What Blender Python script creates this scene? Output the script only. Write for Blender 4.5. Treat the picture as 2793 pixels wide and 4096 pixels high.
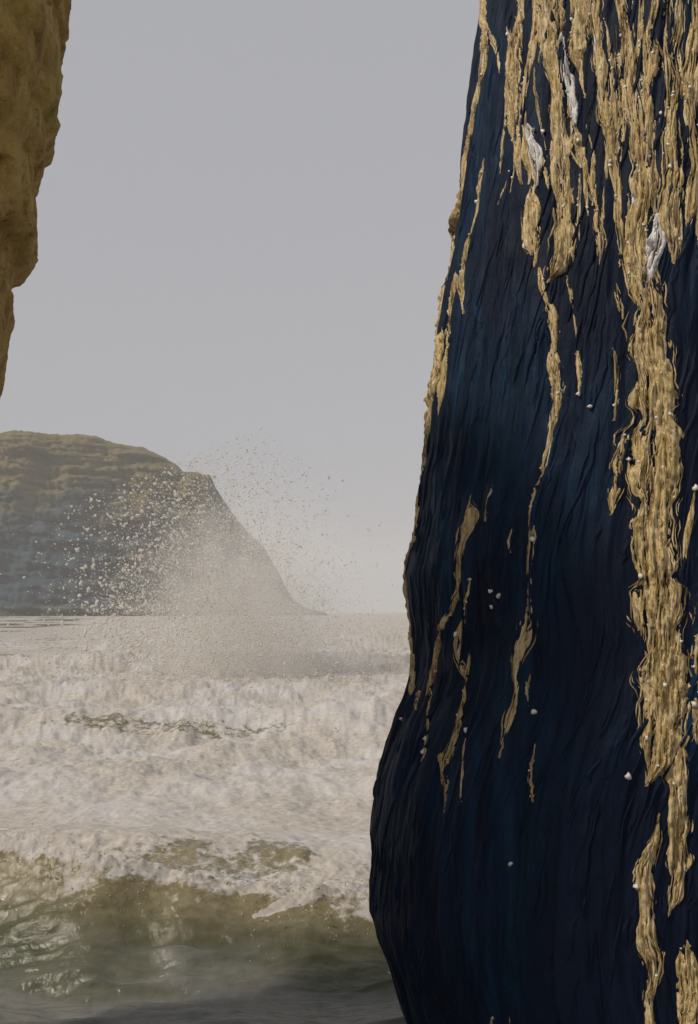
import bpy, math, random
import numpy as np

rng = np.random.default_rng(7)
random.seed(7)
scene = bpy.context.scene
for o in list(bpy.data.objects):
    bpy.data.objects.remove(o)
col = scene.collection

# ------------------------------------------------------------------ camera
# level camera on the rocks, lens shifted up so that the horizon lies low in the frame
W0, H0 = 2793.0, 4096.0            # photograph pixels
F = 4392.0                         # focal length in photograph pixels
CX, HY = W0 / 2, 2443.0            # principal column, horizon row
CZ = 3.0                           # eye height above the water
cam_d = bpy.data.cameras.new('camera')
cam = bpy.data.objects.new('camera', cam_d)
col.objects.link(cam)
cam.location = (0, 0, CZ)
cam.rotation_euler = (math.radians(90), 0, 0)
cam_d.sensor_fit = 'VERTICAL'
cam_d.sensor_height = 24.0
cam_d.lens = 24.0 * F / H0
cam_d.shift_y = (HY - H0 / 2) / H0
cam_d.clip_start = 0.1
cam_d.clip_end = 9000
scene.camera = cam
scene.render.resolution_x, scene.render.resolution_y = 698, 1024

# ------------------------------------------------------------------ sky and sun
SUN_EL, SUN_AZ = 44.0, -121.0      # azimuth clockwise from the view direction: from the left, a little behind
world = bpy.data.worlds.new('World')
scene.world = world
world.use_nodes = True
wn, wl = world.node_tree.nodes, world.node_tree.links
wn.clear()
sky = wn.new('ShaderNodeTexSky')
sky.sky_type = 'NISHITA'
sky.sun_disc = False
sky.sun_elevation = math.radians(SUN_EL)
sky.sun_rotation = math.radians(SUN_AZ)
sky.air_density = 1.0
sky.dust_density = 4.0
sky.ozone_density = 1.0
hs = wn.new('ShaderNodeHueSaturation')
hs.inputs['Saturation'].default_value = 0.09
hs.inputs['Value'].default_value = 1.0
mixw = wn.new('ShaderNodeMix'); mixw.data_type = 'RGBA'
mixw.inputs['Factor'].default_value = 0.84
mixw.inputs['B'].default_value = (4.15, 4.22, 4.6, 1)     # even overcast
bg = wn.new('ShaderNodeBackground')
bg.inputs['Strength'].default_value = 0.10
wo = wn.new('ShaderNodeOutputWorld')
wl.new(sky.outputs[0], hs.inputs['Color'])
wl.new(hs.outputs[0], mixw.inputs['A'])
wl.new(mixw.outputs['Result'], bg.inputs['Color'])
wl.new(bg.outputs[0], wo.inputs[0])

sun_d = bpy.data.lights.new('sun', 'SUN')
sun_d.energy = 2.6
sun_d.angle = math.radians(5)
sun_d.color = (1.0, 0.91, 0.76)
sun = bpy.data.objects.new('sun', sun_d)
col.objects.link(sun)
from mathutils import Vector
az, el = math.radians(SUN_AZ), math.radians(SUN_EL)
sdir = Vector((math.sin(az) * math.cos(el), math.cos(az) * math.cos(el), math.sin(el)))
sun.rotation_euler = sdir.to_track_quat('Z', 'Y').to_euler()
sun.location = sdir * 60

scene.view_settings.view_transform = 'Standard'
scene.view_settings.look = 'None'
scene.view_settings.exposure = 0.0
scene.view_settings.gamma = 1.0
scene.view_settings.use_curve_mapping = False
scene.render.engine = 'CYCLES'
scene.cycles.volume_bounces = 2
scene.cycles.max_bounces = 5

# ------------------------------------------------------------------ helpers
def hash3(ix, iy, iz, seed):
    h = (ix * 374761393 + iy * 668265263 + iz * 2147483647 + seed * 1274126177) & 0xFFFFFFFF
    h = ((h ^ (h >> 13)) * 1274126177) & 0xFFFFFFFF
    h = (h ^ (h >> 16)) & 0xFFFFFFFF
    return h.astype(np.float64) / 4294967295.0

def vnoise(x, y, z=None, seed=0):
    """smooth value noise in -1..1"""
    x = np.asarray(x, float); y = np.asarray(y, float)
    z = np.zeros_like(x) if z is None else np.asarray(z, float)
    x, y, z = np.broadcast_arrays(x, y, z)
    fx, fy, fz = np.floor(x), np.floor(y), np.floor(z)
    ix, iy, iz = fx.astype(np.int64), fy.astype(np.int64), fz.astype(np.int64)
    u, v, w = x - fx, y - fy, z - fz
    u = u * u * u * (u * (u * 6 - 15) + 10); v = v * v * v * (v * (v * 6 - 15) + 10); w = w * w * (3 - 2 * w)
    r = 0
    flat = not np.any(w)
    for dz in ((0,) if flat else (0, 1)):
        wz = 1.0 if flat else (w if dz else 1 - w)
        for dy in (0, 1):
            wy = v if dy else 1 - v
            for dx in (0, 1):
                wx = u if dx else 1 - u
                r = r + wx * wy * wz * hash3(ix + dx, iy + dy, iz + dz, seed)
    return r * 2 - 1

def fbm(x, y, z=None, octv=4, gain=0.5, seed=0):
    a, s, n = 1.0, 0.0, 0.0
    for k in range(octv):
        f = 2.03 ** k
        s = s + a * vnoise(x * f, y * f, None if z is None else z * f, seed + 17 * k)
        n += a; a *= gain
    return s / n

def sstep(a, b, x):
    t = np.clip((x - a) / (b - a), 0, 1)
    return t * t * (3 - 2 * t)

def mesh_np(name, verts, faces, attrs=None, smooth=True):
    """faces: (n,3) or (n,4) int array"""
    me = bpy.data.meshes.new(name)
    n, k = faces.shape
    me.vertices.add(len(verts)); me.vertices.foreach_set('co', np.asarray(verts, np.float32).ravel())
    me.loops.add(n * k); me.loops.foreach_set('vertex_index', faces.astype(np.int32).ravel())
    me.polygons.add(n)
    me.polygons.foreach_set('loop_start', np.arange(0, n * k, k, dtype=np.int32))
    if smooth:
        me.polygons.foreach_set('use_smooth', np.ones(n, bool))
    for an, av in (attrs or {}).items():
        at = me.attributes.new(an, 'FLOAT', 'POINT')
        at.data.foreach_set('value', np.asarray(av, np.float32).ravel())
    me.update(calc_edges=True)
    me.validate()
    return me

def grid_faces(nr, nc, wrap=False):
    r = np.arange(nr - 1)[:, None]; c = np.arange(nc if wrap else nc - 1)[None, :]
    c2 = (c + 1) % nc
    a = r * nc + c; b = r * nc + c2; d = (r + 1) * nc + c; e = (r + 1) * nc + c2
    return np.stack([a, b, e, d], -1).reshape(-1, 4)

def link(name, me, mat, parent=None):
    o = bpy.data.objects.new(name, me)
    col.objects.link(o)
    if mat: me.materials.append(mat)
    if parent: o.parent = parent
    return o

def tag(o, label=None, cat=None, kind=None, group=None):
    if label: o['label'] = label
    if cat: o['category'] = cat
    if kind: o['kind'] = kind
    if group: o['group'] = group
    return o

class NT:
    def __init__(s, name):
        s.m = bpy.data.materials.new(name); s.m.use_nodes = True
        s.t = s.m.node_tree; s.t.nodes.clear()
        s.out = s.t.nodes.new('ShaderNodeOutputMaterial')
        s.b = s.t.nodes.new('ShaderNodeBsdfPrincipled')
        s.t.links.new(s.b.outputs[0], s.out.inputs[0])
        s.tc = s.t.nodes.new('ShaderNodeTexCoord')
    def put(s, node_in, v):
        if hasattr(v, 'is_output'): s.t.links.new(v, node_in)
        elif isinstance(v, tuple) and len(v) == 3 and node_in.type == 'RGBA': node_in.default_value = (*v, 1)
        else: node_in.default_value = v
    def coord(s, scale=(1, 1, 1), kind='Object'):
        mp = s.t.nodes.new('ShaderNodeMapping'); mp.inputs['Scale'].default_value = scale
        s.t.links.new(s.tc.outputs[kind], mp.inputs[0]); return mp.outputs[0]
    def noise(s, scale, vec, detail=5, rough=0.55, dist=0.0):
        n = s.t.nodes.new('ShaderNodeTexNoise')
        n.inputs['Scale'].default_value = scale; n.inputs['Detail'].default_value = detail
        n.inputs['Roughness'].default_value = rough; n.inputs['Distortion'].default_value = dist
        s.t.links.new(vec, n.inputs['Vector']); return n.outputs['Fac']
    def ramp(s, v, stops):
        r = s.t.nodes.new('ShaderNodeValToRGB'); s.t.links.new(v, r.inputs[0])
        e = r.color_ramp.elements
        while len(e) < len(stops): e.new(0.5)
        for i, (p, c) in enumerate(stops):
            e[i].position = p; e[i].color = (*c, 1) if isinstance(c, tuple) else (c, c, c, 1)
        return r.outputs[0]
    def mix(s, f, a, b, mode='MIX'):
        m = s.t.nodes.new('ShaderNodeMix'); m.data_type = 'RGBA'; m.blend_type = mode
        s.put(m.inputs['Factor'], f); s.put(m.inputs['A'], a); s.put(m.inputs['B'], b)
        return m.outputs['Result']
    def math(s, op, a, b=0.0, c=0.0, clamp=False):
        m = s.t.nodes.new('ShaderNodeMath'); m.operation = op; m.use_clamp = clamp
        s.put(m.inputs[0], a); s.put(m.inputs[1], b); s.put(m.inputs[2], c); return m.outputs[0]
    def range(s, v, a, b, c=0.0, d=1.0):
        m = s.t.nodes.new('ShaderNodeMapRange'); s.put(m.inputs[0], v)
        for i, q in zip((1, 2, 3, 4), (a, b, c, d)): m.inputs[i].default_value = q
        return m.outputs[0]
    def attr(s, name):
        a = s.t.nodes.new('ShaderNodeAttribute'); a.attribute_name = name; return a.outputs['Fac']
    def bump(s, h, dist, strength=1.0):
        b = s.t.nodes.new('ShaderNodeBump'); b.inputs['Distance'].default_value = dist
        b.inputs['Strength'].default_value = strength
        s.t.links.new(h, b.inputs['Height']); s.t.links.new(b.outputs[0], s.b.inputs['Normal'])
    def set(s, **k):
        for n, v in k.items(): s.put(s.b.inputs[n.replace('_', ' ')], v)
        return s

# ------------------------------------------------------------------ materials
def mat_dark_rock():
    n = NT('wet_dark_rock')
    streak = n.noise(9, n.coord((1, 1, 0.10)), 7, 0.6, 0.4)
    patch = n.noise(1.3, n.coord((1, 1, 0.5)), 4, 0.5, 0.3)
    teal = n.noise(2.1, n.coord((1.2, 1.2, 0.6)), 3)
    c = n.ramp(streak, [(0.30, (0.0008, 0.003, 0.010)), (0.52, (0.001, 0.012, 0.036)), (0.75, (0.003, 0.030, 0.068))])
    c = n.mix(n.range(teal, 0.55, 0.85), c, (0.003, 0.020, 0.032))
    c = n.mix(n.range(patch, 0.62, 0.42), c, (0.001, 0.005, 0.018))
    grit = n.noise(60, n.coord((1, 1, 0.5)), 4, 0.6)
    n.set(Base_Color=c, Roughness=n.range(streak, 0.3, 0.7, 0.70, 0.50))
    n.b.inputs['Specular IOR Level'].default_value = 0.16
    h = n.math('ADD', n.math('MULTIPLY', streak, 1.0), n.math('MULTIPLY', grit, 0.25))
    n.bump(h, 0.03, 0.7)
    return n.m

def mat_ochre(pale=False):
    n = NT('pale_streak' if pale else 'ochre_ridge')
    fib = n.noise(52, n.coord((1, 1, 0.10)), 6, 0.62, 0.6)
    blot = n.noise(7, n.coord((1, 1, 0.5)), 4, 0.6)
    grit = n.noise(110, n.coord((1, 1, 0.6)), 3, 0.6)
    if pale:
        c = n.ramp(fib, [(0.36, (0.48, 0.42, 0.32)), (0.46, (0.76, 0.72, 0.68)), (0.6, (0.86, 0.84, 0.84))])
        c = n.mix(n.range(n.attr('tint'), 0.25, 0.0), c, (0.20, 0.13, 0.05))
    else:
        c = n.ramp(fib, [(0.37, (0.035, 0.020, 0.006)), (0.43, (0.26, 0.16, 0.045)), (0.50, (0.64, 0.45, 0.18)), (0.60, (0.86, 0.71, 0.45))])
        tn = n.attr('tint')
        c = n.mix(0.38, c, n.ramp(tn, [(0.0, (0.045, 0.026, 0.006)), (0.15, (0.20, 0.125, 0.035)), (0.45, (0.60, 0.42, 0.17)), (0.8, (0.78, 0.61, 0.36)), (1.0, (0.80, 0.72, 0.60))]))
        c = n.mix(n.range(blot, 0.52, 0.75, 0, 0.5), c, (0.36, 0.26, 0.08))
        c = n.mix(n.range(blot, 0.42, 0.28, 0, 0.45), c, (0.52, 0.37, 0.22))
    n.set(Base_Color=c, Roughness=n.range(grit, 0.35, 0.65, 0.22, 0.55))
    n.b.inputs['Specular IOR Level'].default_value = 0.5
    n.bump(n.math('ADD', fib, n.math('MULTIPLY', grit, 0.4)), 0.02, 1.0)
    return n.m

def mat_brown_rock():
    n = NT('brown_ochre_rock')
    big = n.noise(1.6, n.coord((1, 1, 0.6)), 6, 0.6, 0.5)
    mid = n.noise(7, n.coord((1, 1, 0.5)), 6, 0.65, 0.3)
    fine = n.noise(40, n.coord(), 5, 0.6)
    c = n.ramp(mid, [(0.28, (0.20, 0.10, 0.012)), (0.48, (0.47, 0.285, 0.055)), (0.68, (0.62, 0.42, 0.13))])
    c = n.mix(n.range(big, 0.50, 0.70, 0, 0.8), c, (0.40, 0.32, 0.05))
    c = n.mix(n.range(big, 0.42, 0.25, 0, 0.7), c, (0.58, 0.36, 0.11))
    n.set(Base_Color=c, Roughness=0.8)
    n.bump(n.math('ADD', mid, n.math('MULTIPLY', fine, 0.7)), 0.06, 1.0)
    return n.m

def mat_headland():
    n = NT('headland_rock')
    g = n.attr('grass')
    str_ = n.noise(0.11, n.coord((0.25, 0.25, 2.2)), 6, 0.6, 0.6)
    blot = n.noise(0.034, n.coord((1, 1, 1)), 6, 0.6)
    rock = n.ramp(str_, [(0.36, (0.022, 0.027, 0.028)), (0.5, (0.075, 0.075, 0.066)), (0.66, (0.20, 0.17, 0.125))])
    rock = n.mix(n.range(blot, 0.55, 0.8, 0, 0.6), rock, (0.16, 0.13, 0.085))
    gr = n.ramp(blot, [(0.3, (0.10, 0.085, 0.032)), (0.7, (0.17, 0.135, 0.065))])
    gf = n.range(n.math('ADD', g, n.range(blot, 0.3, 0.7, -0.3, 0.3)), 0.25, 0.8)
    shade = n.attr('cliff_shade')
    rock = n.mix(shade, rock, (0.032, 0.060, 0.082))  # blue-grey shade of the cliff painted into the rock colour
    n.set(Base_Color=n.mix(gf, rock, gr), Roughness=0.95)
    n.b.inputs['Specular IOR Level'].default_value = 0.1
    n.bump(str_, 2.5, 0.6)
    return n.m

def mat_sea():
    n = NT('sea_water')
    foam, silt = n.attr('foam'), n.attr('silt')
    w1 = n.noise(2.2, n.coord(), 7, 0.62, 0.8)
    w2 = n.noise(9.0, n.coord(), 6, 0.65, 0.5)
    w3 = n.noise(0.35, n.coord(), 4, 0.5, 0.3)
    tex = n.math('ADD', n.math('MULTIPLY', w1, 0.6), n.math('MULTIPLY', w2, 0.4))
    f = n.range(n.math('ADD', foam, n.range(tex, 0.3, 0.7, -0.45, 0.45)), 0.42, 0.62)
    fc = n.ramp(w2, [(0.3, (0.34, 0.30, 0.25)), (0.55, (0.47, 0.43, 0.385)), (0.75, (0.58, 0.55, 0.51))])
    fc = n.mix(n.range(w3, 0.45, 0.65, 0, 0.55), fc, (0.54, 0.53, 0.55))
    gn = n.attr('green')
    wat = n.mix(gn, n.mix(n.range(w1, 0.35, 0.7), (0.135, 0.135, 0.122), (0.21, 0.205, 0.19)), n.mix(n.range(w1, 0.35, 0.7), (0.055, 0.062, 0.030), (0.10, 0.10, 0.055)))
    wat = n.mix(silt, wat, n.mix(n.range(w2, 0.35, 0.65), (0.20, 0.16, 0.085), (0.31, 0.26, 0.165)))
    n.set(Base_Color=n.mix(f, wat, fc))
    n.put(n.b.inputs['Roughness'], n.range(f, 0, 1, 0.09, 0.8))
    n.b.inputs['IOR'].default_value = 1.33
    n.bump(tex, 0.06, 0.55)
    return n.m

def mat_simple(name, c, rough, spec=0.3):
    n = NT(name)
    v = n.noise(14, n.coord(), 3)
    n.set(Base_Color=n.mix(n.range(v, 0.3, 0.7), tuple(q * 0.82 for q in c), c), Roughness=rough)
    n.b.inputs['Specular IOR Level'].default_value = spec
    return n.m

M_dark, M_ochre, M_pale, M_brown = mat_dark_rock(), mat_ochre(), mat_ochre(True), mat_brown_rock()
M_head, M_sea = mat_headland(), mat_sea()
M_spray = mat_simple('sea_spray', (0.84, 0.80, 0.74), 0.6)
_t = M_spray.node_tree
_tr = _t.nodes.new('ShaderNodeBsdfTranslucent'); _tr.inputs[0].default_value = (0.90, 0.87, 0.82, 1)
_mx = _t.nodes.new('ShaderNodeMixShader'); _mx.inputs[0].default_value = 0.5
_pb = next(q for q in _t.nodes if q.type == 'BSDF_PRINCIPLED'); _ot = next(q for q in _t.nodes if q.type == 'OUTPUT_MATERIAL')
_t.links.new(_pb.outputs[0], _mx.inputs[1]); _t.links.new(_tr.outputs[0], _mx.inputs[2]); _t.links.new(_mx.outputs[0], _ot.inputs[0])
M_bead = mat_simple('pale_bead', (0.78, 0.74, 0.66), 0.4)

def project(X, Y, Z):
    return CX + F * X / Y, HY - F * (Z - CZ) / Y

# ------------------------------------------------------------------ sea
def wave_shape(X, Y):
    """height of the swell, foam and silt amounts at world X, Y (metres)"""
    # near breaking wave
    bend = 0.28 * vnoise(X * 0.55, 0 * X + 3.1, seed=3) + 0.06 * vnoise(X * 2.3, 0 * X + 1.7, seed=4)
    yc = 10.0 + bend + 0.03 * X
    A = 0.60 + 0.44 * sstep(-1.2, -3.4, X) - 0.26 * sstep(-0.2, 1.2, X) + 0.07 * vnoise(X * 1.3, 0 * X, seed=5)
    A = A * (1 - 0.5 * sstep(9, 22, np.abs(X)))
    s = Y - yc
    face = np.clip((s + 1.05) / 1.05, 0, 1)
    prof = np.where(s < 0, face ** 2 * (3 - 2 * face) * 0.55 + 0.45 * face ** 2.6, np.exp(-np.clip(s, 0, 30) / 1.7) * 0.75 + 0.25 * np.exp(-np.clip(s, 0, 30) / 0.3))
    h = A * prof - 0.08 * np.exp(-((s + 1.15) / 0.4) ** 2)
    # following swells
    def swell(y0, amp, wf, wb, seed, slope=0.0, lo=-99, hi=99):
        y1 = y0 + slope * X + 0.35 * (y0 / 12) * vnoise(X * 3.5 / y0, 0 * X + 0.3, seed=seed)
        q = Y - y1
        e = np.where(q < 0, np.exp(-(q / wf) ** 2), np.exp(-(q / wb) ** 2))
        a = amp * (0.75 + 0.35 * vnoise(X * 4.5 / y0, 0 * X + 9.3, seed=seed + 1))
        return a * e
    h = h + swell(13.1, 0.34, 0.7, 1.6, 21, 0.05)
    h = h + swell(18.5, 0.30, 1.0, 2.0, 23, -0.05)
    h = h + swell(27.5, 0.62, 1.2, 3.0, 25, 0.06)
    h = h + swell(39, 0.60, 2.0, 4.0, 27, -0.1)
    h = h + swell(58, 0.7, 3.0, 6.0, 29, 0.1)
    h = h + swell(90, 0.8, 4.0, 9.0, 31, 0.0)
    return h, s

cols = np.concatenate([np.linspace(-2.6, -0.46, 50)[:-1], np.linspace(-0.46, 0.10, 470), np.linspace(0.10, 2.4, 60)[1:]])
rows = np.concatenate([np.linspace(-6, 6.5, 40)[:-1], np.linspace(6.5, 8.8, 110)[:-1], np.linspace(8.8, 10.35, 190)[:-1],
                       np.linspace(10.35, 15.5, 200)[:-1], F * CZ / np.arange(F * CZ / 15.5, 36, -3.2), np.geomspace(370, 3400, 36)])
RY = rows[:, None] + 0 * cols[None, :]
fan = np.where(rows > 7.0, rows, 7.0)[:, None]
RX = cols[None, :] * fan
h, s = wave_shape(RX, RY)
# churned white water: lumpy, taller further out where the surf is heaviest
env = sstep(10.2, 13.5, RY) * (0.05 + 0.10 * sstep(13, 24, RY) + 0.12 * sstep(24, 60, RY))
calm = sstep(-0.20, -0.27, RX / np.maximum(RY, 1)) * sstep(48, 75, RY)        # smoother water far to the left
calm_all = sstep(250, 420, RY)
env = env * (1 - 0.85 * calm) * (1 - 0.75 * calm_all)
bil = 1 - np.abs(fbm(RX * 0.9, RY * 0.55, octv=2, seed=41)) * 2
lump = 0.9 * fbm(RX * 0.45, RY * 0.30, octv=2, seed=43) + 0.7 * fbm(RX * 2.1, RY * 1.2, octv=4, gain=0.6, seed=45) + 0.35 * bil
h = h + env * 1.35 * lump
# ripples on the clear water in front, stretched along the crests
rip = 0.085 * fbm(RX * 0.9 + 0.5 * RY, RY * 3.2 - 0.5 * RX, octv=4, gain=0.5, seed=51) + 0.034 * fbm(RX * 1.6 + RY, RY * 9, octv=3, seed=53)
rdg = 1 - 2 * np.abs(fbm(RX * 0.75 + 0.35 * RY + 4, RY * 3.0 - 0.7 * RX, octv=3, gain=0.5, seed=52))
rip = rip + 0.040 * rdg * sstep(9.4, 8.7, RY)
h = h + rip * sstep(11.5, 9.3, RY)
# ragged face and lip of the breaking wave
lip = np.exp(-(s / 0.16) ** 2)
facez = sstep(-0.85, -0.25, s) * sstep(0.6, 0.05, s)
h = h + 0.030 * facez * fbm(RX * 2.5 + 2 * RY, RY * 2.0, octv=4, gain=0.5, seed=55) + 0.055 * lip * fbm(RX * 7, RY * 7, octv=3, gain=0.65, seed=57)
h = h + 0.09 * sstep(0.1, 0.6, s) * sstep(3.5, 2.0, s) * fbm(RX * 3.2, RY * 2.2, octv=4, gain=0.6, seed=59)
px, py = project(RX, np.maximum(RY, 1.0), h)

foam = np.zeros_like(RX)
foam = np.maximum(foam, 0.92 * sstep(12.8, 14.2, RY))
foam = np.maximum(foam, (0.42 + 0.35 * sstep(0.3, 2.0, s)) * sstep(-0.02, 0.25, s))
foam = np.maximum(foam, 0.80 * lip)
foam = np.maximum(foam, facez * sstep(-0.75, -0.2, s) * (0.40 + 0.26 * fbm(RX * 4 + 1.6 * s, s * 3.0, octv=4, gain=0.6, seed=64) - 0.12 * sstep(-2.0, -0.6, RX)))
foam = foam * (1 - 0.30 * calm) - 0.45 * calm * sstep(0.1, 0.5, fbm(RX * 0.10, RY * 0.16, octv=3, seed=68))  # foam left on the calm water stands in for the sky's reflection
foam = foam * (1 - 0.35 * sstep(150, 400, RY) * sstep(-0.2, -0.05, RX / np.maximum(RY, 1)) * 0)
# shade painted by thinning foam on the face of the swell 27 m out
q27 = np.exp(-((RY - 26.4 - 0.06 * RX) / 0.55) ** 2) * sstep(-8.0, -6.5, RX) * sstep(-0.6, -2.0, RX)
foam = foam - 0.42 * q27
# smooth silty back of the near wave
silt = 0.75 * facez * sstep(-0.7, -0.15, s) + 0.25 * sstep(0, 1, s)
nz = fbm(RX * 1.4, RY * 1.1, octv=4, gain=0.6, seed=63)
silt_band = 0.8 * sstep(0.0, 0.95, 0.55 * nz + np.exp(-((RY - 12.35 - 0.05 * RX) / 0.55) ** 2) * sstep(-2.6, -1.9, RX) * sstep(-0.25, -0.7, RX))
foam = foam * (1 - 0.6 * silt_band); silt = np.maximum(silt, silt_band)
silt = np.maximum(silt, 0.5 * sstep(10.4, 11.5, RY))
# specular streak on the face, painted white as foam, and froth round the foot of the pillar
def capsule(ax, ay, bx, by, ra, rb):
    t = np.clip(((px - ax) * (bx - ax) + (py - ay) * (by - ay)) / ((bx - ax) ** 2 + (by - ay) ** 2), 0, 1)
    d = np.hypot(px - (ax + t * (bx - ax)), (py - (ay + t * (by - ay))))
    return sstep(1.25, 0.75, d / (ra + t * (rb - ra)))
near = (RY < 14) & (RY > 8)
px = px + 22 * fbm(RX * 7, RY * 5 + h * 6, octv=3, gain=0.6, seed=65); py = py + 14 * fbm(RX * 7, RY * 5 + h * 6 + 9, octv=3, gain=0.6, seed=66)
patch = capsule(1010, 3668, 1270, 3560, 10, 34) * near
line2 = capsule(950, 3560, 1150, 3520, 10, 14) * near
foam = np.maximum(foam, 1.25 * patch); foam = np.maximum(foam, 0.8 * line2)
froth = np.exp(-(((px - 1440) / 170) ** 2 + ((py - 3560) / 190) ** 2)) * near
foam = np.maximum(foam, 0.70 * froth); silt = np.maximum(silt, 0.6 * froth)
foam = foam * sstep(8.9, 9.3, RY + 0.25 * vnoise(RX * 1.5, RY * 0.5, seed=61))
# run the sheet under the camera and out to the sides
verts = np.stack([RX, RY, h], -1).reshape(-1, 3)
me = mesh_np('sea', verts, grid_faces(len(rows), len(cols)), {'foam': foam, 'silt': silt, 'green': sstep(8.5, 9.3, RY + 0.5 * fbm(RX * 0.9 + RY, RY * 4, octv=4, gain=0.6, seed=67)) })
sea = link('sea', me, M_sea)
tag(sea, 'silty green sea with a breaking wave and wide churned white foam', 'sea', 'structure')

# ------------------------------------------------------------------ headland
HD, HK = 150.0, 4.67                # shaped in a 150 m frame, then stands at 700 m at its real size
sil = np.array([(-900, 1640), (-500, 1665), (-200, 1700), (0, 1732), (50, 1720), (120, 1728), (200, 1735), (300, 1737), (380, 1742), (420, 1756),
                (480, 1776), (520, 1782), (570, 1788), (640, 1822), (700, 1856), (735, 1886), (790, 1893), (840, 1903), (856, 1940), (885, 1985),
                (920, 2040), (965, 2095), (1010, 2145), (1050, 2180), (1085, 2235), (1115, 2290), (1140, 2345), (1165, 2390), (1200, 2420), (1240, 2436), (1300, 2450), (1330, 2470)], float)
sx = (sil[:, 0] - CX) / F * HD
sz = CZ + (HY - sil[:, 1]) / F * HD
ux = np.linspace(sx[0], sx[-1], 420)
top = np.interp(ux, sx, sz)
top = top + 0.22 * fbm(ux * 1.1, 0 * ux, octv=4, gain=0.6, seed=71) * sstep(2, 8, top)
vv = np.linspace(0, 1, 170)[:, None]
U = ux[None, :] + 0 * vv
T = top[None, :] + 0 * vv
front = np.clip(vv / 0.68, 0, 1)
back = np.clip((vv - 0.68) / 0.32, 0, 1)
Z = np.where(vv <= 0.68, -1.5 + (T + 1.5) * (1 - (1 - front) ** 1.35), T - (T + 1.5) * back ** 1.5)
spread = 4 + 0.75 * T
Y = HD - spread * (1 - front) ** 1.0 * (0.35 + 0.65 * (1 - front)) + back * (10 + 1.6 * T)
msk = sstep(0, 0.06, vv) * sstep(0.68, 0.56, vv)
strata = fbm(U * 0.14, Z * 1.5 + 0.08 * U, octv=4, gain=0.6, seed=73)
gul = fbm(U * 0.30, Z * 0.10, octv=4, gain=0.55, seed=75)
Y = Y - msk * (2.4 * strata + 3.2 * gul)
Z = Z + msk * 0.35 * fbm(U * 0.8, Z * 1.4, octv=3, seed=77)
grass = sstep(0.52, 0.88, Z / np.maximum(T, 1) + 0.22 * fbm(U * 0.25, Z * 0.5, octv=4, gain=0.6, seed=78)) * sstep(12, 16, T) * sstep(-8, -22, U + 4 * vnoise(U * 0.2, Z * 0.3, seed=79))
cliff_shade = sstep(-27, -38, U + 5 * vnoise(U * 0.1, Z * 0.2, seed=80)) * sstep(2.0, 4.5, Z) * 0.9 * (1 - 0.5 * sstep(9, 17, Z + 3 * fbm(U * 0.2, Z * 0.3, octv=3, seed=76)))
U, Y, Z = U * HK, Y * HK, np.maximum(CZ + (Z - CZ) * HK, -1.6)
me = mesh_np('headland', np.stack([U, Y, Z], -1).reshape(-1, 3), grid_faces(170, 420), {'grass': grass, 'cliff_shade': cliff_shade})
head = link('headland', me, M_head)
tag(head, 'hazy grass-topped rock headland sloping down to the sea behind the spray', 'headland', 'structure')

# ------------------------------------------------------------------ rock pillar on the right
DC = 7.4
out_l = np.array([(1960, -700), (1945, -300), (1933, 0), (1921, 106), (1900, 229), (1880, 405), (1859, 582), (1845, 775), (1824, 952), (1797, 1128), (1771, 1269), (1748, 1410),
                  (1736, 1551), (1718, 1692), (1706, 1850), (1683, 1956), (1676, 2090), (1660, 2170), (1641, 2240), (1629, 2300), (1640, 2400), (1655, 2493), (1658, 2600), (1655, 2690),
                  (1622, 2790), (1589, 2855), (1560, 2960), (1523, 3078), (1505, 3200), (1487, 3315), (1498, 3420), (1486, 3540), (1486, 3640), (1514, 3746), (1545, 3810),
                  (1567, 3878), (1589, 3965), (1633, 4096), (1660, 4250), (1600, 4500), (1560, 4900)], float)
yy = np.linspace(-700, 4900, 1400)
kern = np.hanning(141); kern /= kern.sum()
raw = np.interp(yy, out_l[:, 1], out_l[:, 0])
smo = np.convolve(np.pad(raw, 70, mode='edge'), kern, 'valid')
R0 = np.interp(yy, [-700, 0, 4096, 4900], [1.22, 1.28, 1.55, 1.6])
alp = np.arctan((smo - CX) / F)
xc_y = (R0 + DC * np.sin(alp)) / np.cos(alp)
dep = (xc_y * np.sin(alp) + DC * np.cos(alp)) * np.cos(alp)
z_y = CZ + (HY - yy) / F * dep
wig_y = -(raw - smo) / F * dep
o_ = np.argsort(z_y)
zk, xk, rk, wk = z_y[o_], xc_y[o_], R0[o_], wig_y[o_]
def p_xc(z): return np.interp(z, zk, xk)
def p_r0(z): return np.interp(z, zk, rk)
def p_r(th, z):
    """radius of the pillar: fluted, with blocky flakes"""
    r = p_r0(z)
    left = np.exp(-((th + 1.62) / 0.55) ** 2)
    r = r + left * np.interp(z, zk, wk)
    arc = th * 1.45
    wrp = 0.10 * fbm(arc * 1.3, z * 0.7, octv=2, seed=81)
    flute = fbm(arc * 1.9 + 1.5 * wrp, z * 0.22, octv=3, gain=0.5, seed=83)
    f1 = 1 - 2.2 * np.abs(fbm(arc * 5.5 + 3 * wrp, z * 0.33, octv=3, gain=0.6, seed=85))
    f2 = 1 - 2.2 * np.abs(fbm(arc * 15 + 6 * wrp, z * 1.0, octv=3, gain=0.6, seed=86))
    st = arc * 4.2 + 3.5 * wrp + 0.15 * z + 0.8 * vnoise(arc * 1.2, z * 0.5, seed=88)
    fr = st - np.floor(st)
    step = (fr - 0.5) * (0.6 + 0.4 * vnoise(np.floor(st) * 3.7, z * 0.8, seed=90))
    quiet = 1 - 0.75 * np.exp(-((th + 1.62) / 0.16) ** 2)
    return r + quiet * (0.050 * flute + 0.020 * f1 + 0.009 * f2 - 0.030 * step) + 0.005 * vnoise(arc * 22, z * 9, seed=89)
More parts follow.
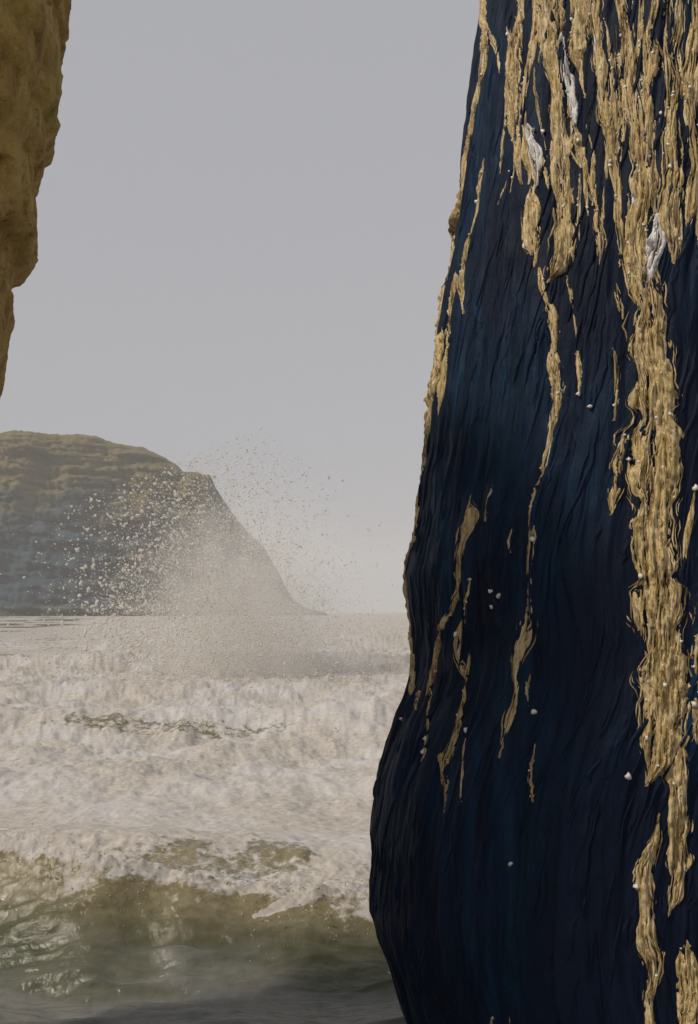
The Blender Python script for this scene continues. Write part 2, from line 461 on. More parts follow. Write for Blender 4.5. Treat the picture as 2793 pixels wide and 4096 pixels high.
def p_pos(th, z, hgt=0.0):
    r = p_r(th, z) + hgt
    return np.stack([p_xc(z) + r * np.sin(th), DC - r * np.cos(th), z], -1)

tht = np.concatenate([np.linspace(-2.05, 0.95, 430), np.linspace(0.95, 2 * math.pi - 2.05, 90)[1:-1]])
zz = np.concatenate([np.linspace(-1.2, 0.6, 30)[:-1], np.linspace(0.6, 7.3, 560), np.linspace(7.3, 8.6, 24)[1:]])
TH, ZZ = np.meshgrid(tht, zz)
P = p_pos(TH, ZZ)
capn = 8                                                    # rounded top, out of frame
ring = P[-1]
cen = ring.mean(0)
caps = [cen + (ring - cen) * math.cos(k / capn * math.pi / 2 * 0.98) + np.array([0, 0, 0.55 * math.sin(k / capn * math.pi / 2)]) for k in range(1, capn + 1)]
V = np.concatenate([P.reshape(-1, 3)] + caps)
pillar = bpy.data.objects.new('rock_pillar', None)
col.objects.link(pillar)
pillar.location = (float(p_xc(0.0)), DC, 0.0)
tag(pillar, 'tall dark blue-black rock pillar with golden ochre ridges, rising from the sea', 'rock', 'thing')
off = np.array(pillar.location)
body = link('rock_body', mesh_np('rock_body', V - off, grid_faces(len(zz) + capn, len(tht), True)), M_dark, pillar)
body['label'] = 'wet blue-black rock between the ochre ridges'

def pix_to_tz(x, y):
    dx, dz = (x - CX) / F, (HY - y) / F
    t = np.linspace(4.6, 7.6, 700)
    X, Yv, Zv = dx * t, t, CZ + dz * t
    f = np.hypot(X - p_xc(Zv), Yv - DC) - p_r0(Zv)
    neg = np.where(f < 0)[0]
    i = neg[0] if len(neg) else int(np.argmin(f))
    return math.atan2(X[i] - p_xc(Zv[i]), DC - Yv[i]), Zv[i], t[i]

def flakes(ns, seed):
    g2 = np.random.default_rng(seed)
    nl = 8
    tau = np.linspace(0, 1, nl)[None, :, None]
    cv = np.array([-1, -0.5, 0.1, 0.6, 1.0])[None, None, :]; ch = np.array([-0.5, 0.5, 1.0, 0.7, -0.5])[None, None, :]
    th0 = g2.uniform(-1.75, 0.9, ns)[:, None, None]; z0 = g2.uniform(0.7, 7.0, ns)[:, None, None]
    ln = (0.10 * (8.0 ** g2.random(ns)))[:, None, None]
    jit = 0.35 * g2.normal(0, 1, (ns, nl, 1))
    hw = g2.uniform(0.006, 0.030, ns)[:, None, None] * np.sin(np.pi * np.clip(tau, 0.03, 0.97)) ** 0.6
    zf = z0 - ln * tau
    lean = -0.13 * g2.normal(1.0, 0.5, ns)[:, None, None]
    thf = th0 + lean * ln * tau / 1.45 + (cv + jit) * hw / 1.45
    hh = g2.uniform(0.004, 0.020, ns)[:, None, None] * ch * np.sin(np.pi * np.clip(tau, 0.03, 0.97)) ** 0.5 - 0.003
    V = p_pos(thf, zf + 0 * cv, hh + 0 * cv).reshape(-1, 3) - off
    Fs = (np.arange(ns)[:, None, None] * (nl * 5) + grid_faces(nl, 5)[None]).reshape(-1, 4)
    o = link('rock_flakes', mesh_np('rock_flakes', V, Fs, smooth=False), M_dark, pillar)
    tag(o, 'thin blue-black slivers of rock over the dark faces', None, 'stuff')
flakes(1500, 77)
bead_spots = []
def ridge(name, pts, ox, oy, sc, mat, wmul=1.0, hmul=1.0, seed=0):
    """one raised strand of rock following photo points (x, y, width) of a zoomed view"""
    q = np.array(pts, float)
    q = np.stack([ox + q[:, 0] / sc, oy + q[:, 1] / sc, q[:, 2] / sc], -1)
    d = np.concatenate([[0], np.cumsum(np.hypot(np.diff(q[:, 0]), np.diff(q[:, 1])))])
    n = max(6, int(d[-1] / 9.0))
    tt = np.linspace(0, d[-1], n)
    x, y, w = [np.interp(tt, d, q[:, k]) for k in range(3)]
    if n > 14:
        k5 = np.hanning(9); k5 /= k5.sum()
        x = np.convolve(np.pad(x, 4, mode='edge'), k5, 'valid'); y = np.convolve(np.pad(y, 4, mode='edge'), k5, 'valid')
    x = x + np.minimum(w * 0.10, 7) * vnoise(tt / 130, 0 * tt, seed=seed) + 1.2 * vnoise(tt / 40, 0 * tt + 5, seed=seed)
    w = w * (1 + 0.28 * vnoise(tt / 70, 0 * tt + 7, seed=seed + 1) + 0.06 * vnoise(tt / 30, 0 * tt + 8, seed=seed + 2))
    tz = np.array([pix_to_tz(a, b) for a, b in zip(x, y)])
    th, z, t = tz[:, 0], tz[:, 1], tz[:, 2]
    wm = np.maximum(w, 7) / F * t * 1.18 * wmul
    view = np.arctan2(p_xc(z) + 0 * z, DC + 0 * z)
    cosf = np.clip(np.cos(th + 0.18), 0.42, 1)
    wm = wm / cosf
    el_px = min(110.0, 0.32 * d[-1])                         # strands run out to a point
    wm = wm * np.clip(np.minimum(tt, d[-1] - tt) / el_px + 0.06, 0, 1) ** 0.7
    nu = int(np.clip(wm.max() / 0.0065, 6, 34))
    u = np.linspace(-1, 1, nu)[None, :]
    r0 = p_r0(z)
    TH2 = th[:, None] + u * wm[:, None] / 2 / r0[:, None]
    Z2 = z[:, None] + 0 * u
    la = u * wm[:, None] / 2                                   # metres across the strand
    st = (tt / F * 6.2)[:, None]                               # metres along it
    hm = np.clip(0.30 * wm, 0.011, 0.038)[:, None] * hmul
    fib = 1 - np.abs(fbm(la * 46 + 0.8 * vnoise(la * 9, st * 2.5, seed=seed + 9), st * 1.1 + 0 * la, octv=3, gain=0.6, seed=seed + 3)) * 2.4
    grn = fbm(la * 60, st * 30 + 0 * la, octv=2, seed=seed + 4)
    dome = np.clip(1 - u ** 2, 0, 1) ** 0.5
    end = sstep(0, 0.06, tt / d[-1])[:, None] * sstep(1, 0.92, tt / d[-1])[:, None]
    hole = fbm(la * 22 + 3.1, st * 6.5 + 0 * la, octv=3, gain=0.6, seed=seed + 7)
    hgt = hm * ((0.30 * dome + 0.70 * fib * dome + 0.30 * grn + 0.85 * hole - 0.20) * (0.1 + 0.9 * end)) - 0.003 - 0.014 * (np.abs(u) > 0.999) - 0.012 * (1 - end)
    V = p_pos(TH2, Z2, hgt).reshape(-1, 3)
    Fq = grid_faces(n, nu)
    tint = (0.45 + 0.2 * fbm(la * 25, st * 1.5 + 0 * la, octv=2, seed=seed + 6)).ravel()
    # long splinters lying in the strand: angular, tapered, each with its own height and tint
    Lm = d[-1] / F * 6.2
    ns = int(np.clip(2.6 * Lm * wm.mean() / (0.018 * 0.13), 4, 420))
    g2 = np.random.default_rng(seed)
    nl = 7
    tau = np.linspace(0, 1, nl)[None, :, None]
    cv = np.array([-1, -0.45, 0.05, 0.5, 1.0])[None, None, :]
    ch = np.array([-0.35, 0.62, 1.0, 0.55, -0.35])[None, None, :]
    t0 = g2.uniform(-0.04, 0.98, ns)[:, None, None]
    ln = np.clip(0.035 * (9.0 ** g2.random(ns)) / Lm, 0.02, 0.7)[:, None, None]
    tp = np.clip(t0 + ln * tau, 0, 1)
    uc = np.clip(g2.normal(0, 0.55, ns), -1.25, 1.25)[:, None, None] + g2.normal(0, 0.12, ns)[:, None, None] * (tau - 0.5)
    hw = (g2.uniform(0.0025, 0.0095, ns)[:, None, None]) * np.sin(np.pi * np.clip(tau, 0.02, 0.98)) ** 0.6
    kf = tp * (n - 1)
    ip = lambda a: np.interp(kf.ravel(), np.arange(n), a).reshape(kf.shape)
    thc, zc, wc, rc = ip(th), ip(z), ip(wm), ip(r0)
    jit = 0.42 * g2.normal(0, 1, (ns, nl, 1))
    across = uc * wc / 2 + (cv + jit) * hw
    wv = ln * tau * Lm
    hs_ = g2.uniform(0.003, 0.017, ns)[:, None, None] * (0.5 + 0.5 * np.clip(wc / 0.05, 0, 1)) * hmul
    hh_ = (1 - np.clip(np.abs(uc), 0, 1) ** 2) * np.clip(0.26 * wc, 0.008, 0.03) * 0.45 + hs_ * ch * np.sin(np.pi * np.clip(tau, 0.03, 0.97)) ** 0.5 * (1 + 0.3 * jit) - 0.004
    S = p_pos(thc + across / rc, zc + 0 * cv, hh_ + 0 * cv).reshape(-1, 3)
    Fs = (len(V) + np.arange(ns)[:, None, None] * (nl * 5) + grid_faces(nl, 5)[None]).reshape(-1, 4)
    ti = np.clip(g2.normal(0.56, 0.28, ns), 0, 1)
    ti = np.where(g2.random(ns) < 0.33, ti * 0.08, ti)
    tint = np.concatenate([tint, np.repeat(ti, nl * 5)])
    nb = len(V)
    V = np.concatenate([V, S]) - off
    o = link(name, mesh_np(name, V, np.concatenate([Fq, Fs]), {'tint': tint}, smooth=False), mat, pillar)
    for k in range(n):
        if rng.random() < 0.07:
            j = rng.integers(1, nu - 1)
            bead_spots.append(V[k * nu + j])
    return o

A = (1700, 0, 1.45); B = (1500, 1400, 1.2258); C = (1400, 2700, 1.1378)
RID = [
 (A, [(345, -200, 26), (345, 0, 26), (352, 60, 30), (370, 230, 36), (362, 330, 20), (330, 560, 16), (292, 760, 16), (265, 900, 26), (240, 1080, 26), (205, 1250, 30), (178, 1350, 22), (165, 1500, 18)]),
 (A, [(350, 880, 14), (330, 1060, 14), (287, 1330, 20), (242, 1480, 22), (225, 1650, 20), (228, 1830, 12)]),
 (A, [(178, 1380, 16), (172, 1480, 16), (160, 1560, 24), (122, 1700, 28), (95, 1850, 32), (80, 2030, 30)]),
 (A, [(200, 1560, 12), (165, 1800, 16), (150, 2030, 14)]),
 (A, [(340, 50, 14), (400, 200, 18), (445, 330, 16), (462, 440, 10)]),
 (A, [(480, 430, 14), (510, 560, 22), (490, 700, 22), (480, 800, 12), (466, 950, 24), (455, 1020, 10)]),
 (A, [(525, 960, 8), (470, 1100, 12), (443, 1200, 8)]),
 (A, [(590, -240, 30), (580, 120, 44), (542, 280, 56), (530, 450, 66), (540, 600, 76), (555, 800, 64), (570, 950, 44), (588, 1090, 26)]),
 (A, [(640, -240, 30), (662, 150, 44), (640, 300, 44), (620, 420, 48), (602, 560, 42), (588, 670, 26)]),
 (A, [(735, -240, 112), (740, 200, 124), (752, 380, 100), (772, 550, 72), (790, 700, 84), (800, 900, 74), (812, 1100, 84), (830, 1300, 84), (822, 1450, 94), (795, 1580, 110), (725, 1660, 60)]),
 (A, [(690, 890, 20), (718, 1030, 32), (742, 1130, 26)]),
 (A, [(630, 1080, 40), (632, 1150, 76), (640, 1250, 94), (640, 1400, 94), (655, 1490, 56), (660, 1570, 26)]),
 (A, [(690, 1540, 30), (702, 1700, 34), (758, 1820, 54), (770, 2060, 56)]),
 (A, [(830, 1580, 22), (852, 1680, 27), (872, 1800, 14), (892, 2000, 9)]),
 (A, [(890, 760, 56), (890, 880, 74), (920, 990, 30)]),
 (A, [(880, -240, 50), (900, 150, 94), (900, 300, 94), (902, 390, 60), (916, 440, 20)]),
 (A, [(955, -240, 80), (982, 150, 64), (1012, 330, 66), (1042, 520, 84), (1052, 680, 74), (1082, 780, 44), (1112, 960, 32), (1130, 1150, 32), (1132, 1300, 42), (1150, 1500, 40)]),
 (A, [(1020, 1130, 36), (1010, 1300, 62), (1030, 1420, 74), (1030, 1600, 26)]),
 (A, [(1110, -240, 40), (1150, 130, 64), (1170, 300, 74), (1172, 500, 84), (1202, 680, 84), (1242, 850, 86), (1262, 1000, 94), (1270, 1150, 114), (1240, 1300, 114), (1230, 1450, 94), (1250, 1600, 132), (1290, 1750, 172), (1300, 1900, 172), (1300, 2060, 172), (1302, 2200, 172)]),
 (A, [(1190, -240, 18), (1208, 120, 18), (1218, 230, 10)]),
 (A, [(1325, -240, 66), (1340, 60, 50), (1300, 200, 54), (1330, 330, 64), (1332, 430, 70), (1282, 560, 64), (1300, 700, 64), (1310, 900, 64), (1322, 1100, 54), (1340, 1260, 60)]),
 (A, [(1480, -240, 30), (1470, 200, 32), (1440, 330, 44), (1470, 500, 64), (1442, 650, 54), (1432, 800, 74), (1450, 950, 84), (1440, 1100, 74), (1420, 1250, 94), (1432, 1420, 84), (1442, 1560, 60)]),
 (A, [(1540, -240, 60), (1562, 150, 44), (1542, 420, 94), (1532, 600, 94), (1542, 800, 64), (1562, 1000, 64), (1532, 1200, 84), (1500, 1370, 56)]),
 (A, [(1600, 380, 60), (1610, 700, 70), (1600, 1000, 70), (1590, 1250, 60), (1570, 1450, 30)]),
 (A, [(1110, 1640, 40), (1132, 1750, 54), (1155, 1870, 26)]),
 (A, [(1090, 380, 16), (1100, 560, 26), (1130, 700, 26), (1150, 840, 14)]),
 (A, [(1380, 380, 14), (1400, 560, 20), (1392, 760, 16), (1402, 1000, 12)]),
 (B, [(352, -120, 30), (345, -30, 30), (322, 120, 32), (300, 250, 32), (280, 400, 26), (255, 530, 22), (238, 650, 14)]),
 (B, [(372, -30, 14), (350, 150, 16), (328, 330, 10)]),
 (B, [(232, 640, 12), (218, 800, 13), (205, 920, 15), (172, 1080, 20), (166, 1180, 24), (182, 1340, 16), (190, 1480, 16), (182, 1600, 22), (166, 1700, 22)]),
 (B, [(475, 700, 26), (480, 790, 62), (452, 880, 54), (430, 980, 42), (420, 1080, 22), (410, 1180, 27), (385, 1260, 27), (350, 1330, 32), (310, 1420, 27), (285, 1530, 22), (270, 1620, 26), (240, 1700, 20)]),
 (B, [(475, 1100, 16), (465, 1200, 16), (440, 1300, 14), (407, 1390, 27), (400, 1480, 27), (420, 1550, 42), (440, 1640, 14)]),
 (B, [(472, 1430, 14), (466, 1540, 20), (450, 1600, 12)]),
 (B, [(600, 650, 18), (582, 710, 12), (566, 770, 12), (565, 850, 12)]),
 (B, [(692, 870, 18), (670, 930, 20), (680, 995, 12)]),
 (B, [(885, -30, 62), (890, 100, 64), (902, 180, 44), (900, 280, 34), (872, 400, 38), (850, 520, 34), (830, 630, 32), (800, 672, 16)]),
 (B, [(802, 670, 12), (782, 760, 11), (778, 870, 20), (782, 920, 30), (775, 1000, 32), (766, 1120, 27), (765, 1250, 32), (770, 1340, 74), (742, 1420, 64), (712, 1500, 50), (700, 1590, 20), (706, 1700, 14)]),
 (B, [(1000, 0, 30), (1010, 120, 32), (1012, 245, 16)]),
 (B, [(1175, -30, 20), (1190, 130, 38), (1185, 240, 27), (1180, 360, 14)]),
 (B, [(1228, 400, 18), (1202, 500, 42), (1182, 560, 54), (1185, 650, 54), (1165, 730, 48), (1155, 820, 24)]),
 (B, [(1335, -170, 170), (1340, -30, 170), (1360, 150, 190), (1362, 300, 192), (1370, 450, 202), (1372, 600, 204), (1370, 750, 192), (1362, 900, 184), (1370, 1050, 184), (1380, 1200, 192), (1390, 1350, 184), (1392, 1500, 174), (1420, 1640, 182), (1430, 1740, 182), (1432, 1880, 182)]),
 (B, [(1510, 1120, 40), (1492, 1200, 62), (1472, 1290, 62), (1440, 1380, 50)]),
 (B, [(1556, 660, 26), (1550, 780, 30), (1520, 900, 32), (1510, 1000, 32), (1505, 1110, 40)]),
 (B, [(1572, 1380, 26), (1570, 1550, 42), (1582, 1700, 30)]),
 (B, [(772, 1580, 18), (748, 1690, 18)]),
 (C, [(312, 60, 30), (300, 160, 16)]),
 (C, [(352, 40, 20), (350, 200, 11), (346, 290, 18), (350, 345, 20), (314, 440, 14)]),
 (C, [(520, 20, 16), (510, 150, 16), (480, 260, 30), (442, 360, 54), (415, 420, 22), (430, 520, 30), (430, 630, 10)]),
 (C, [(562, 170, 20), (536, 250, 22), (522, 350, 16), (520, 580, 9)]),
 (C, [(772, 40, 30), (755, 150, 40), (712, 280, 20), (690, 380, 16)]),
 (C, [(810, 20, 16), (816, 140, 12)]),
 (C, [(846, 240, 16), (836, 420, 20), (835, 480, 22), (842, 580, 20)]),
 (C, [(886, 700, 10), (884, 800, 12)]),
 (C, [(1430, -160, 180), (1440, -30, 180), (1440, 150, 190), (1432, 280, 196), (1400, 400, 116), (1345, 510, 22)]),
 (C, [(1482, 280, 84), (1492, 450, 94), (1500, 600, 84), (1490, 750, 94), (1490, 900, 84), (1470, 1030, 62), (1440, 1110, 16)]),
 (C, [(1402, 620, 18), (1390, 730, 32), (1342, 850, 62), (1340, 950, 84), (1342, 1050, 64), (1352, 1200, 74), (1380, 1300, 84), (1380, 1400, 64), (1362, 1500, 42), (1370, 1860, 40)]),
 (C, [(1510, 1170, 40), (1540, 1330, 74), (1542, 1450, 84), (1542, 1860, 92)]),
 (C, [(1560, 90, 26), (1575, 200, 44), (1570, 320, 26)]),
 (C, [(642, 1550, 24), (640, 1860, 30)]),
 (C, [(722, 1550, 20), (720, 1860, 26)]),
]
for i, (fr, pts) in enumerate(RID):
    edge_ = i in (0, 1, 2, 3, 27, 28, 29)                    # the lines that run down the pillar's seaward edge
    ridge('ochre_ridge', pts, *fr, M_ochre, wmul=1.15 if edge_ else 1.0, hmul=1.5 if edge_ else 1.0, seed=200 + 11 * i)
g3 = np.random.default_rng(5)
for i in range(64):
    x = g3.uniform(2040, 2800); y = g3.uniform(-40, 1000) * (0.55 + 0.45 * (x - 2040) / 760)
    L = g3.uniform(140, 460); w = g3.uniform(9, 26); sl = g3.normal(0.10, 0.06) * (1 if x < 2450 else 0.3)
    pts = [(x + sl * L * k + g3.normal(0, 5), y + L * k, w * (0.4 + 0.6 * math.sin(math.pi * min(max(k, .08), .92)))) for k in (0, .25, .5, .75, 1)]
    ridge('ochre_ridge', pts, 0, 0, 1.0, M_ochre, seed=3000 + 13 * i)
PALE = [  # pale whitish strands set over the ochre ridges
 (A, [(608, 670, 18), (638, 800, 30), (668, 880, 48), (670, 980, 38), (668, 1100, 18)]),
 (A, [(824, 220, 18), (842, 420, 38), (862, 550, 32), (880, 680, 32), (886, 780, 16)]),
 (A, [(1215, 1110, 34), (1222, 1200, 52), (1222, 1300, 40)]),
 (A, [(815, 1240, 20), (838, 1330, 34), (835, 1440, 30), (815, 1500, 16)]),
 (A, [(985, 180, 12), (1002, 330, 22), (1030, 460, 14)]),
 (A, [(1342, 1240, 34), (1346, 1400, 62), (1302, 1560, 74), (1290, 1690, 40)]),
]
for i, (fr, pts) in enumerate(PALE):
    o = ridge('pale_streak', pts, *fr, M_pale, wmul=1.25, hmul=1.5, seed=1200 + 11 * i)
    o['label'] = 'pale whitish streak on the ochre ridges'

# pale beads: small lumps too small to pick apart, one part
def blobs(centres, radii, sub=None, stretch=2.2):
    """octahedral drops pulled out of shape"""
    n = len(centres)
    base = np.array([(1, 0, 0), (-1, 0, 0), (0, 1, 0), (0, -1, 0), (0, 0, 1), (0, 0, -1)], float)
    fac = np.array([(0, 2, 4), (2, 1, 4), (1, 3, 4), (3, 0, 4), (2, 0, 5), (1, 2, 5), (3, 1, 5), (0, 3, 5)])
    if sub:                                                  # one subdivision: 18 points, 32 faces
        bl, mid_, nf = [tuple(b) for b in base], {}, []
        def mp_(i, j):
            k = (min(i, j), max(i, j))
            if k not in mid_:
                m = base[i] + base[j]; bl.append(tuple(m / np.linalg.norm(m))); mid_[k] = len(bl) - 1
            return mid_[k]
        for a_, b_, c_ in fac:
            x_, y_, z_ = mp_(a_, b_), mp_(b_, c_), mp_(c_, a_)
            nf += [(a_, x_, z_), (x_, b_, y_), (z_, y_, c_), (x_, y_, z_)]
        base, fac = np.array(bl), np.array(nf)
    nb = len(base)
    sc = radii[:, None, None] * (1 + 0.5 * rng.uniform(-1, 1, (n, nb, 1)))
    st = rng.normal(0, 1, (n, 1, 3)); st /= np.linalg.norm(st, axis=-1, keepdims=True)
    v = base[None] * sc
    el_ = stretch * rng.uniform(0, 1.0, (n, 1, 1)) ** 2
    v = v + (v * st).sum(-1, keepdims=True) * st * el_
    V = centres[:, None, :] + v
    return V.reshape(-1, 3), (np.arange(n)[:, None, None] * nb + fac[None]).reshape(-1, 3)
extra = []
for fr, x, y in [(A, 515, 210), (A, 812, 232), (A, 655, 765), (A, 700, 770), (A, 600, 1440), (B, 590, 1185), (B, 625, 1205), (B, 588, 1262), (B, 1065, 285), (B, 1555, 680),
                 (B, 1012, 225), (B, 785, 930), (B, 1300, 1110), (B, 405, 1395), (B, 1245, 540), (C, 348, 348), (C, 343, 290), (C, 538, 250), (C, 1352, 283), (C, 850, 165), (C, 740, 855),
                 (C, 1265, 455), (C, 1300, 960), (C, 1555, 130), (C, 1430, 45), (C, 240, 200)]:
    th, z, t = pix_to_tz(fr[0] + x / fr[2], fr[1] + y / fr[2])
    extra.append(p_pos(np.array(th), np.array(z), 0.012) - off)
cs = np.array(list(bead_spots) + extra)
rad = np.concatenate([rng.uniform(0.004, 0.010, len(bead_spots)), rng.uniform(0.011, 0.016, len(extra))])
V, Fc = blobs(cs, rad, sub=True, stretch=0.4)
beads = link('pale_beads', mesh_np('pale_beads', V, Fc), M_bead, pillar)
tag(beads, 'tiny pale beads dotted over the ridges', None, 'stuff')

# ------------------------------------------------------------------ overhanging rock on the left
DL, RL = 5.2, 1.7
ol = np.array([(285, -700), (262, -350), (272, -60), (273, 0), (272, 78), (259, 92), (256, 152), (236, 160), (234, 284), (245, 320), (228, 398), (217, 440), (227, 511), (217, 547), (174, 590),
               (170, 689), (128, 753), (138, 817), (145, 1000), (143, 1020), (118, 1064), (57, 1076), (43, 1150), (28, 1221), (53, 1278), (39, 1321), (27, 1392), (18, 1491), (10, 1548), (-6, 1575),
               (-40, 1680), (-70, 1900), (-110, 2300), (-150, 2800), (-130, 3300), (-120, 4000), (-60, 4600), (-20, 5400)], float)
yl = np.linspace(-700, 5400, 2200)
rawl = np.interp(yl, ol[:, 1], ol[:, 0])
kl = np.hanning(281); kl /= kl.sum()
smol = np.convolve(np.pad(rawl, 140, mode='edge'), kl, 'valid')
al = np.arctan((smol - CX) / F)
xl = (DL * np.sin(al) - RL) / np.cos(al)
dl = (xl * np.sin(al) + DL * np.cos(al)) * np.cos(al)
zl = CZ + (HY - yl) / F * dl
wl_ = (rawl - smol) / F * dl
o_ = np.argsort(zl); zl, xl, wl_ = zl[o_], xl[o_], wl_[o_]
tl = np.concatenate([np.linspace(-1.2, 2.4, 260), np.linspace(2.4, 2 * math.pi - 1.2, 60)[1:-1]])
zg = np.concatenate([np.linspace(-1.0, 3.6, 90)[:-1], np.linspace(3.6, 6.3, 320), np.linspace(6.3, 6.6, 10)[1:]])
TL, ZL = np.meshgrid(tl, zg)
edge = np.exp(-((TL - 1.87) / 0.35) ** 2)
wob = 0.16 * vnoise(TL * 2.2, ZL * 0.8, seed=101) * (1 - edge)
arc = TL * RL
r = RL + np.interp(ZL + wob, zl, wl_) * (0.35 + 0.65 * np.exp(-((TL - 1.87) / 0.8) ** 2))
big = fbm(arc * 1.1, ZL * 0.9, octv=3, seed=103)
mid = fbm(arc * 4.5, ZL * 2.6, octv=4, gain=0.58, seed=105)
cr = np.abs(fbm(arc * 2.6 + 0.4 * mid, ZL * 1.3, octv=2, seed=107))
quiet = 1 - 0.85 * np.exp(-((TL - 1.87) / 0.30) ** 2)
r = r + quiet * (0.10 * big + 0.045 * mid - 0.05 * sstep(0, 0.10, 0.10 - cr)) + 0.014 * fbm(arc * 12, ZL * 8, octv=4, gain=0.65, seed=109) - 0.018 * sstep(0, 0.12, 0.12 - np.abs(fbm(arc * 7 + mid, ZL * 4, octv=2, seed=111)))
P = np.stack([np.interp(ZL, zl, xl) + r * np.sin(TL), DL - r * np.cos(TL), ZL], -1)
ring = P[-1]; cen = ring.mean(0)
caps = [cen + (ring - cen) * math.cos(k / 8 * math.pi / 2 * 0.98) + np.array([0, 0, 0.35 * math.sin(k / 8 * math.pi / 2)]) for k in range(1, 9)]
V = np.concatenate([P.reshape(-1, 3)] + caps)
cliff = link('overhanging_rock', mesh_np('overhanging_rock', V - np.array([-3.4, DL, 0.0]), grid_faces(len(zg) + 8, len(tl), True)), M_brown)
cliff.location = (-3.4, DL, 0.0)
tag(cliff, 'rough brown ochre rock with stepped overhanging edge at the upper left', 'rock')

# ------------------------------------------------------------------ spray
def drops(name, centres, radii, label):
    big_ = radii > 0.035
    V, Fc = blobs(centres[~big_], radii[~big_])
    if big_.any():
        V2, F2 = blobs(centres[big_], radii[big_], sub=True)
        V, Fc = np.concatenate([V, V2]), np.concatenate([Fc, F2 + len(V)])
    o = link(name, mesh_np(name, V, Fc, smooth=True), M_spray)
    tag(o, label, 'spray', 'stuff')
    return o
def plume(n, xm, xs, zs, r0, r1, y0=40, y1=60, zmin=0.1, shape=2.0):
    Y = rng.uniform(y0, y1, n)
    k = Y / 32.0
    X = rng.normal(xm, xs, n) * k
    Zv = zmin + rng.gamma(shape, zs, n) * k
    R = r0 * (r1 / r0) ** (rng.random(n) ** 2.2) * k
    return np.stack([X, Y, Zv], -1), R
parts = [
    plume(34000, -3.2, 1.7, 0.95, 0.006, 0.020),       # dense fine mist
    plume(30000, -3.5, 1.3, 1.5, 0.006, 0.024),        # middle veil
    plume(8000, -4.6, 1.6, 1.7, 0.008, 0.032),
    plume(2600, -5.8, 1.4, 1.8, 0.010, 0.040),         # flung clots against the dark headland
    plume(420, -7.3, 0.8, 1.5, 0.014, 0.050),
    plume(11000, -3.5, 3.5, 0.25, 0.006, 0.026, 24, 60),
    plume(300, -1.8, 2.0, 2.0, 0.012, 0.034, zmin=3.5),
]
cen_ = np.concatenate([p[0] for p in parts]); rad_ = np.concatenate([p[1] for p in parts])
clump = fbm(cen_[:, 0] * 0.9, cen_[:, 2] * 1.1, cen_[:, 1] * 0.3, octv=3, seed=131)
lim = 7.0 * cen_[:, 1] / 32 - 0.4 * np.abs(cen_[:, 0] + 5)
keep = (cen_[:, 2] < lim) & (clump + 0.25 > rng.uniform(-0.5, 0.5, len(clump)))
drops('wave_spray', cen_[keep], rad_[keep], 'tall burst of pale spray in front of the headland')

n = 6000
X = rng.uniform(-4.2, 0.6, n); s_ = rng.exponential(0.35, n) * rng.choice([-0.5, 1, 1.6], n)
bend = 0.28 * vnoise(X * 0.55, 0 * X + 3.1, seed=3) + 0.06 * vnoise(X * 2.3, 0 * X + 1.7, seed=4)
Yv = 10.0 + bend + 0.03 * X + s_
hh, _ = wave_shape(X, Yv)
Zv = hh + rng.exponential(0.05, n)
R = 0.0022 * (4.0 ** (rng.random(n) ** 2.5))
ck = fbm(X * 1.6, Yv * 1.6, octv=3, seed=141) + 0.05 > rng.uniform(-0.45, 0.45, n)
drops('crest_spray', np.stack([X, Yv, Zv], -1)[ck], R[ck], 'small drops thrown along the crest of the nearest wave')

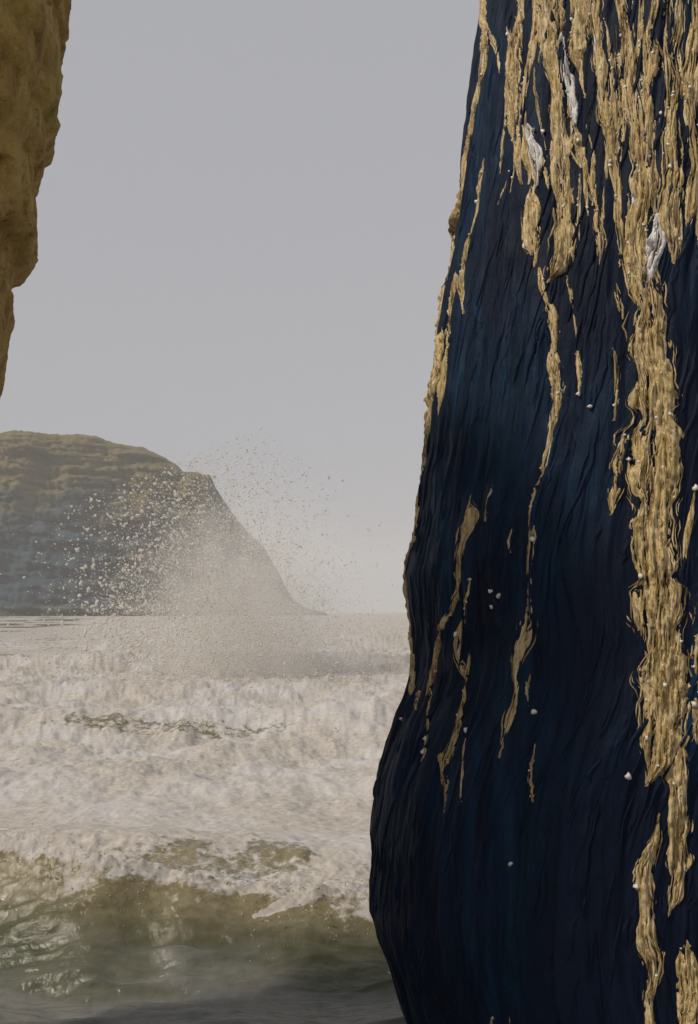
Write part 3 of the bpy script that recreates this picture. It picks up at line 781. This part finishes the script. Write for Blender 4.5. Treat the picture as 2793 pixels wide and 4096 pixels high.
# fine mist hanging in the burst: lumpy body of thin air-borne water
def mist(name, c, rad, density, label, seed):
    nu_, nv_ = 48, 24
    a = np.linspace(0, 2 * math.pi, nu_, endpoint=False)[None, :]; b = np.linspace(-math.pi / 2, math.pi / 2, nv_)[:, None]
    d = np.stack([np.cos(b) * np.cos(a), np.cos(b) * np.sin(a), np.sin(b) + 0 * a], -1)
    rr = 1 + 0.25 * fbm(d[..., 0] * 2 + 5, d[..., 1] * 2, d[..., 2] * 2, octv=3, seed=seed)
    P = d * rr[..., None] * np.array(rad)
    P[..., 2] = np.maximum(P[..., 2], -c[2] + 0.15)
    o = link(name, mesh_np(name, P.reshape(-1, 3), grid_faces(nv_, nu_, True)), None)
    o.location = c
    m = bpy.data.materials.new(name); m.use_nodes = True
    t = m.node_tree; t.nodes.clear()
    ou = t.nodes.new('ShaderNodeOutputMaterial'); v = t.nodes.new('ShaderNodeVolumePrincipled')
    v.inputs['Color'].default_value = (0.985, 0.975, 0.96, 1)
    tc = t.nodes.new('ShaderNodeTexCoord'); mp = t.nodes.new('ShaderNodeMapping')
    mp.inputs['Scale'].default_value = tuple(1 / q for q in rad)
    ln_ = t.nodes.new('ShaderNodeVectorMath'); ln_.operation = 'LENGTH'
    fo = t.nodes.new('ShaderNodeMapRange'); fo.interpolation_type = 'SMOOTHSTEP'
    for k, q in zip((1, 2, 3, 4), (0.74, 0.05, 0.0, 1.15)): fo.inputs[k].default_value = q
    nz_ = t.nodes.new('ShaderNodeTexNoise'); nz_.inputs['Scale'].default_value = 0.8; nz_.inputs['Detail'].default_value = 4
    nr = t.nodes.new('ShaderNodeMapRange')
    for k, q in zip((1, 2, 3, 4), (0.36, 0.66, 0.15, 1.7)): nr.inputs[k].default_value = q
    mu = t.nodes.new('ShaderNodeMath'); mu.operation = 'MULTIPLY'
    mu2 = t.nodes.new('ShaderNodeMath'); mu2.operation = 'MULTIPLY'; mu2.inputs[1].default_value = density
    L = t.links.new
    L(tc.outputs['Object'], mp.inputs[0]); L(mp.outputs[0], ln_.inputs[0]); L(ln_.outputs['Value'], fo.inputs[0])
    L(tc.outputs['Object'], nz_.inputs['Vector']); L(nz_.outputs['Fac'], nr.inputs[0])
    L(fo.outputs[0], mu.inputs[0]); L(nr.outputs[0], mu.inputs[1]); L(mu.outputs[0], mu2.inputs[0]); L(mu2.outputs[0], v.inputs['Density'])
    L(v.outputs[0], ou.inputs['Volume'])
    o.data.materials.append(m)
    tag(o, label, 'mist', 'stuff')
mist('spray_mist', (-4.4, 52.0, 2.4), (9.4, 11.0, 10.5), 0.16, 'thin beige mist drifting off the spray before the headland', 151)

# ------------------------------------------------------------------ haze
hz = bpy.data.meshes.new('haze')
x0, x1, y0, y1, z0, z1 = -9000, 9000, -40, 3500, -3.0, 175
hv = [(x, y, z) for z in (z0, z1) for y in (y0, y1) for x in (x0, x1)]
hz.from_pydata(hv, [], [(0, 2, 3, 1), (4, 5, 7, 6), (0, 1, 5, 4), (2, 6, 7, 3), (0, 4, 6, 2), (1, 3, 7, 5)])
hm = bpy.data.materials.new('sea_haze'); hm.use_nodes = True
hm.node_tree.nodes.clear()
ho = hm.node_tree.nodes.new('ShaderNodeOutputMaterial')
pv = hm.node_tree.nodes.new('ShaderNodeVolumePrincipled')
pv.inputs['Color'].default_value = (0.93, 0.93, 0.93, 1)
pv.inputs['Density'].default_value = 0.00036
hm.node_tree.links.new(pv.outputs[0], ho.inputs['Volume'])
haze = link('haze', hz, hm)
tag(haze, 'pale sea haze over the whole bay', 'haze', 'stuff')
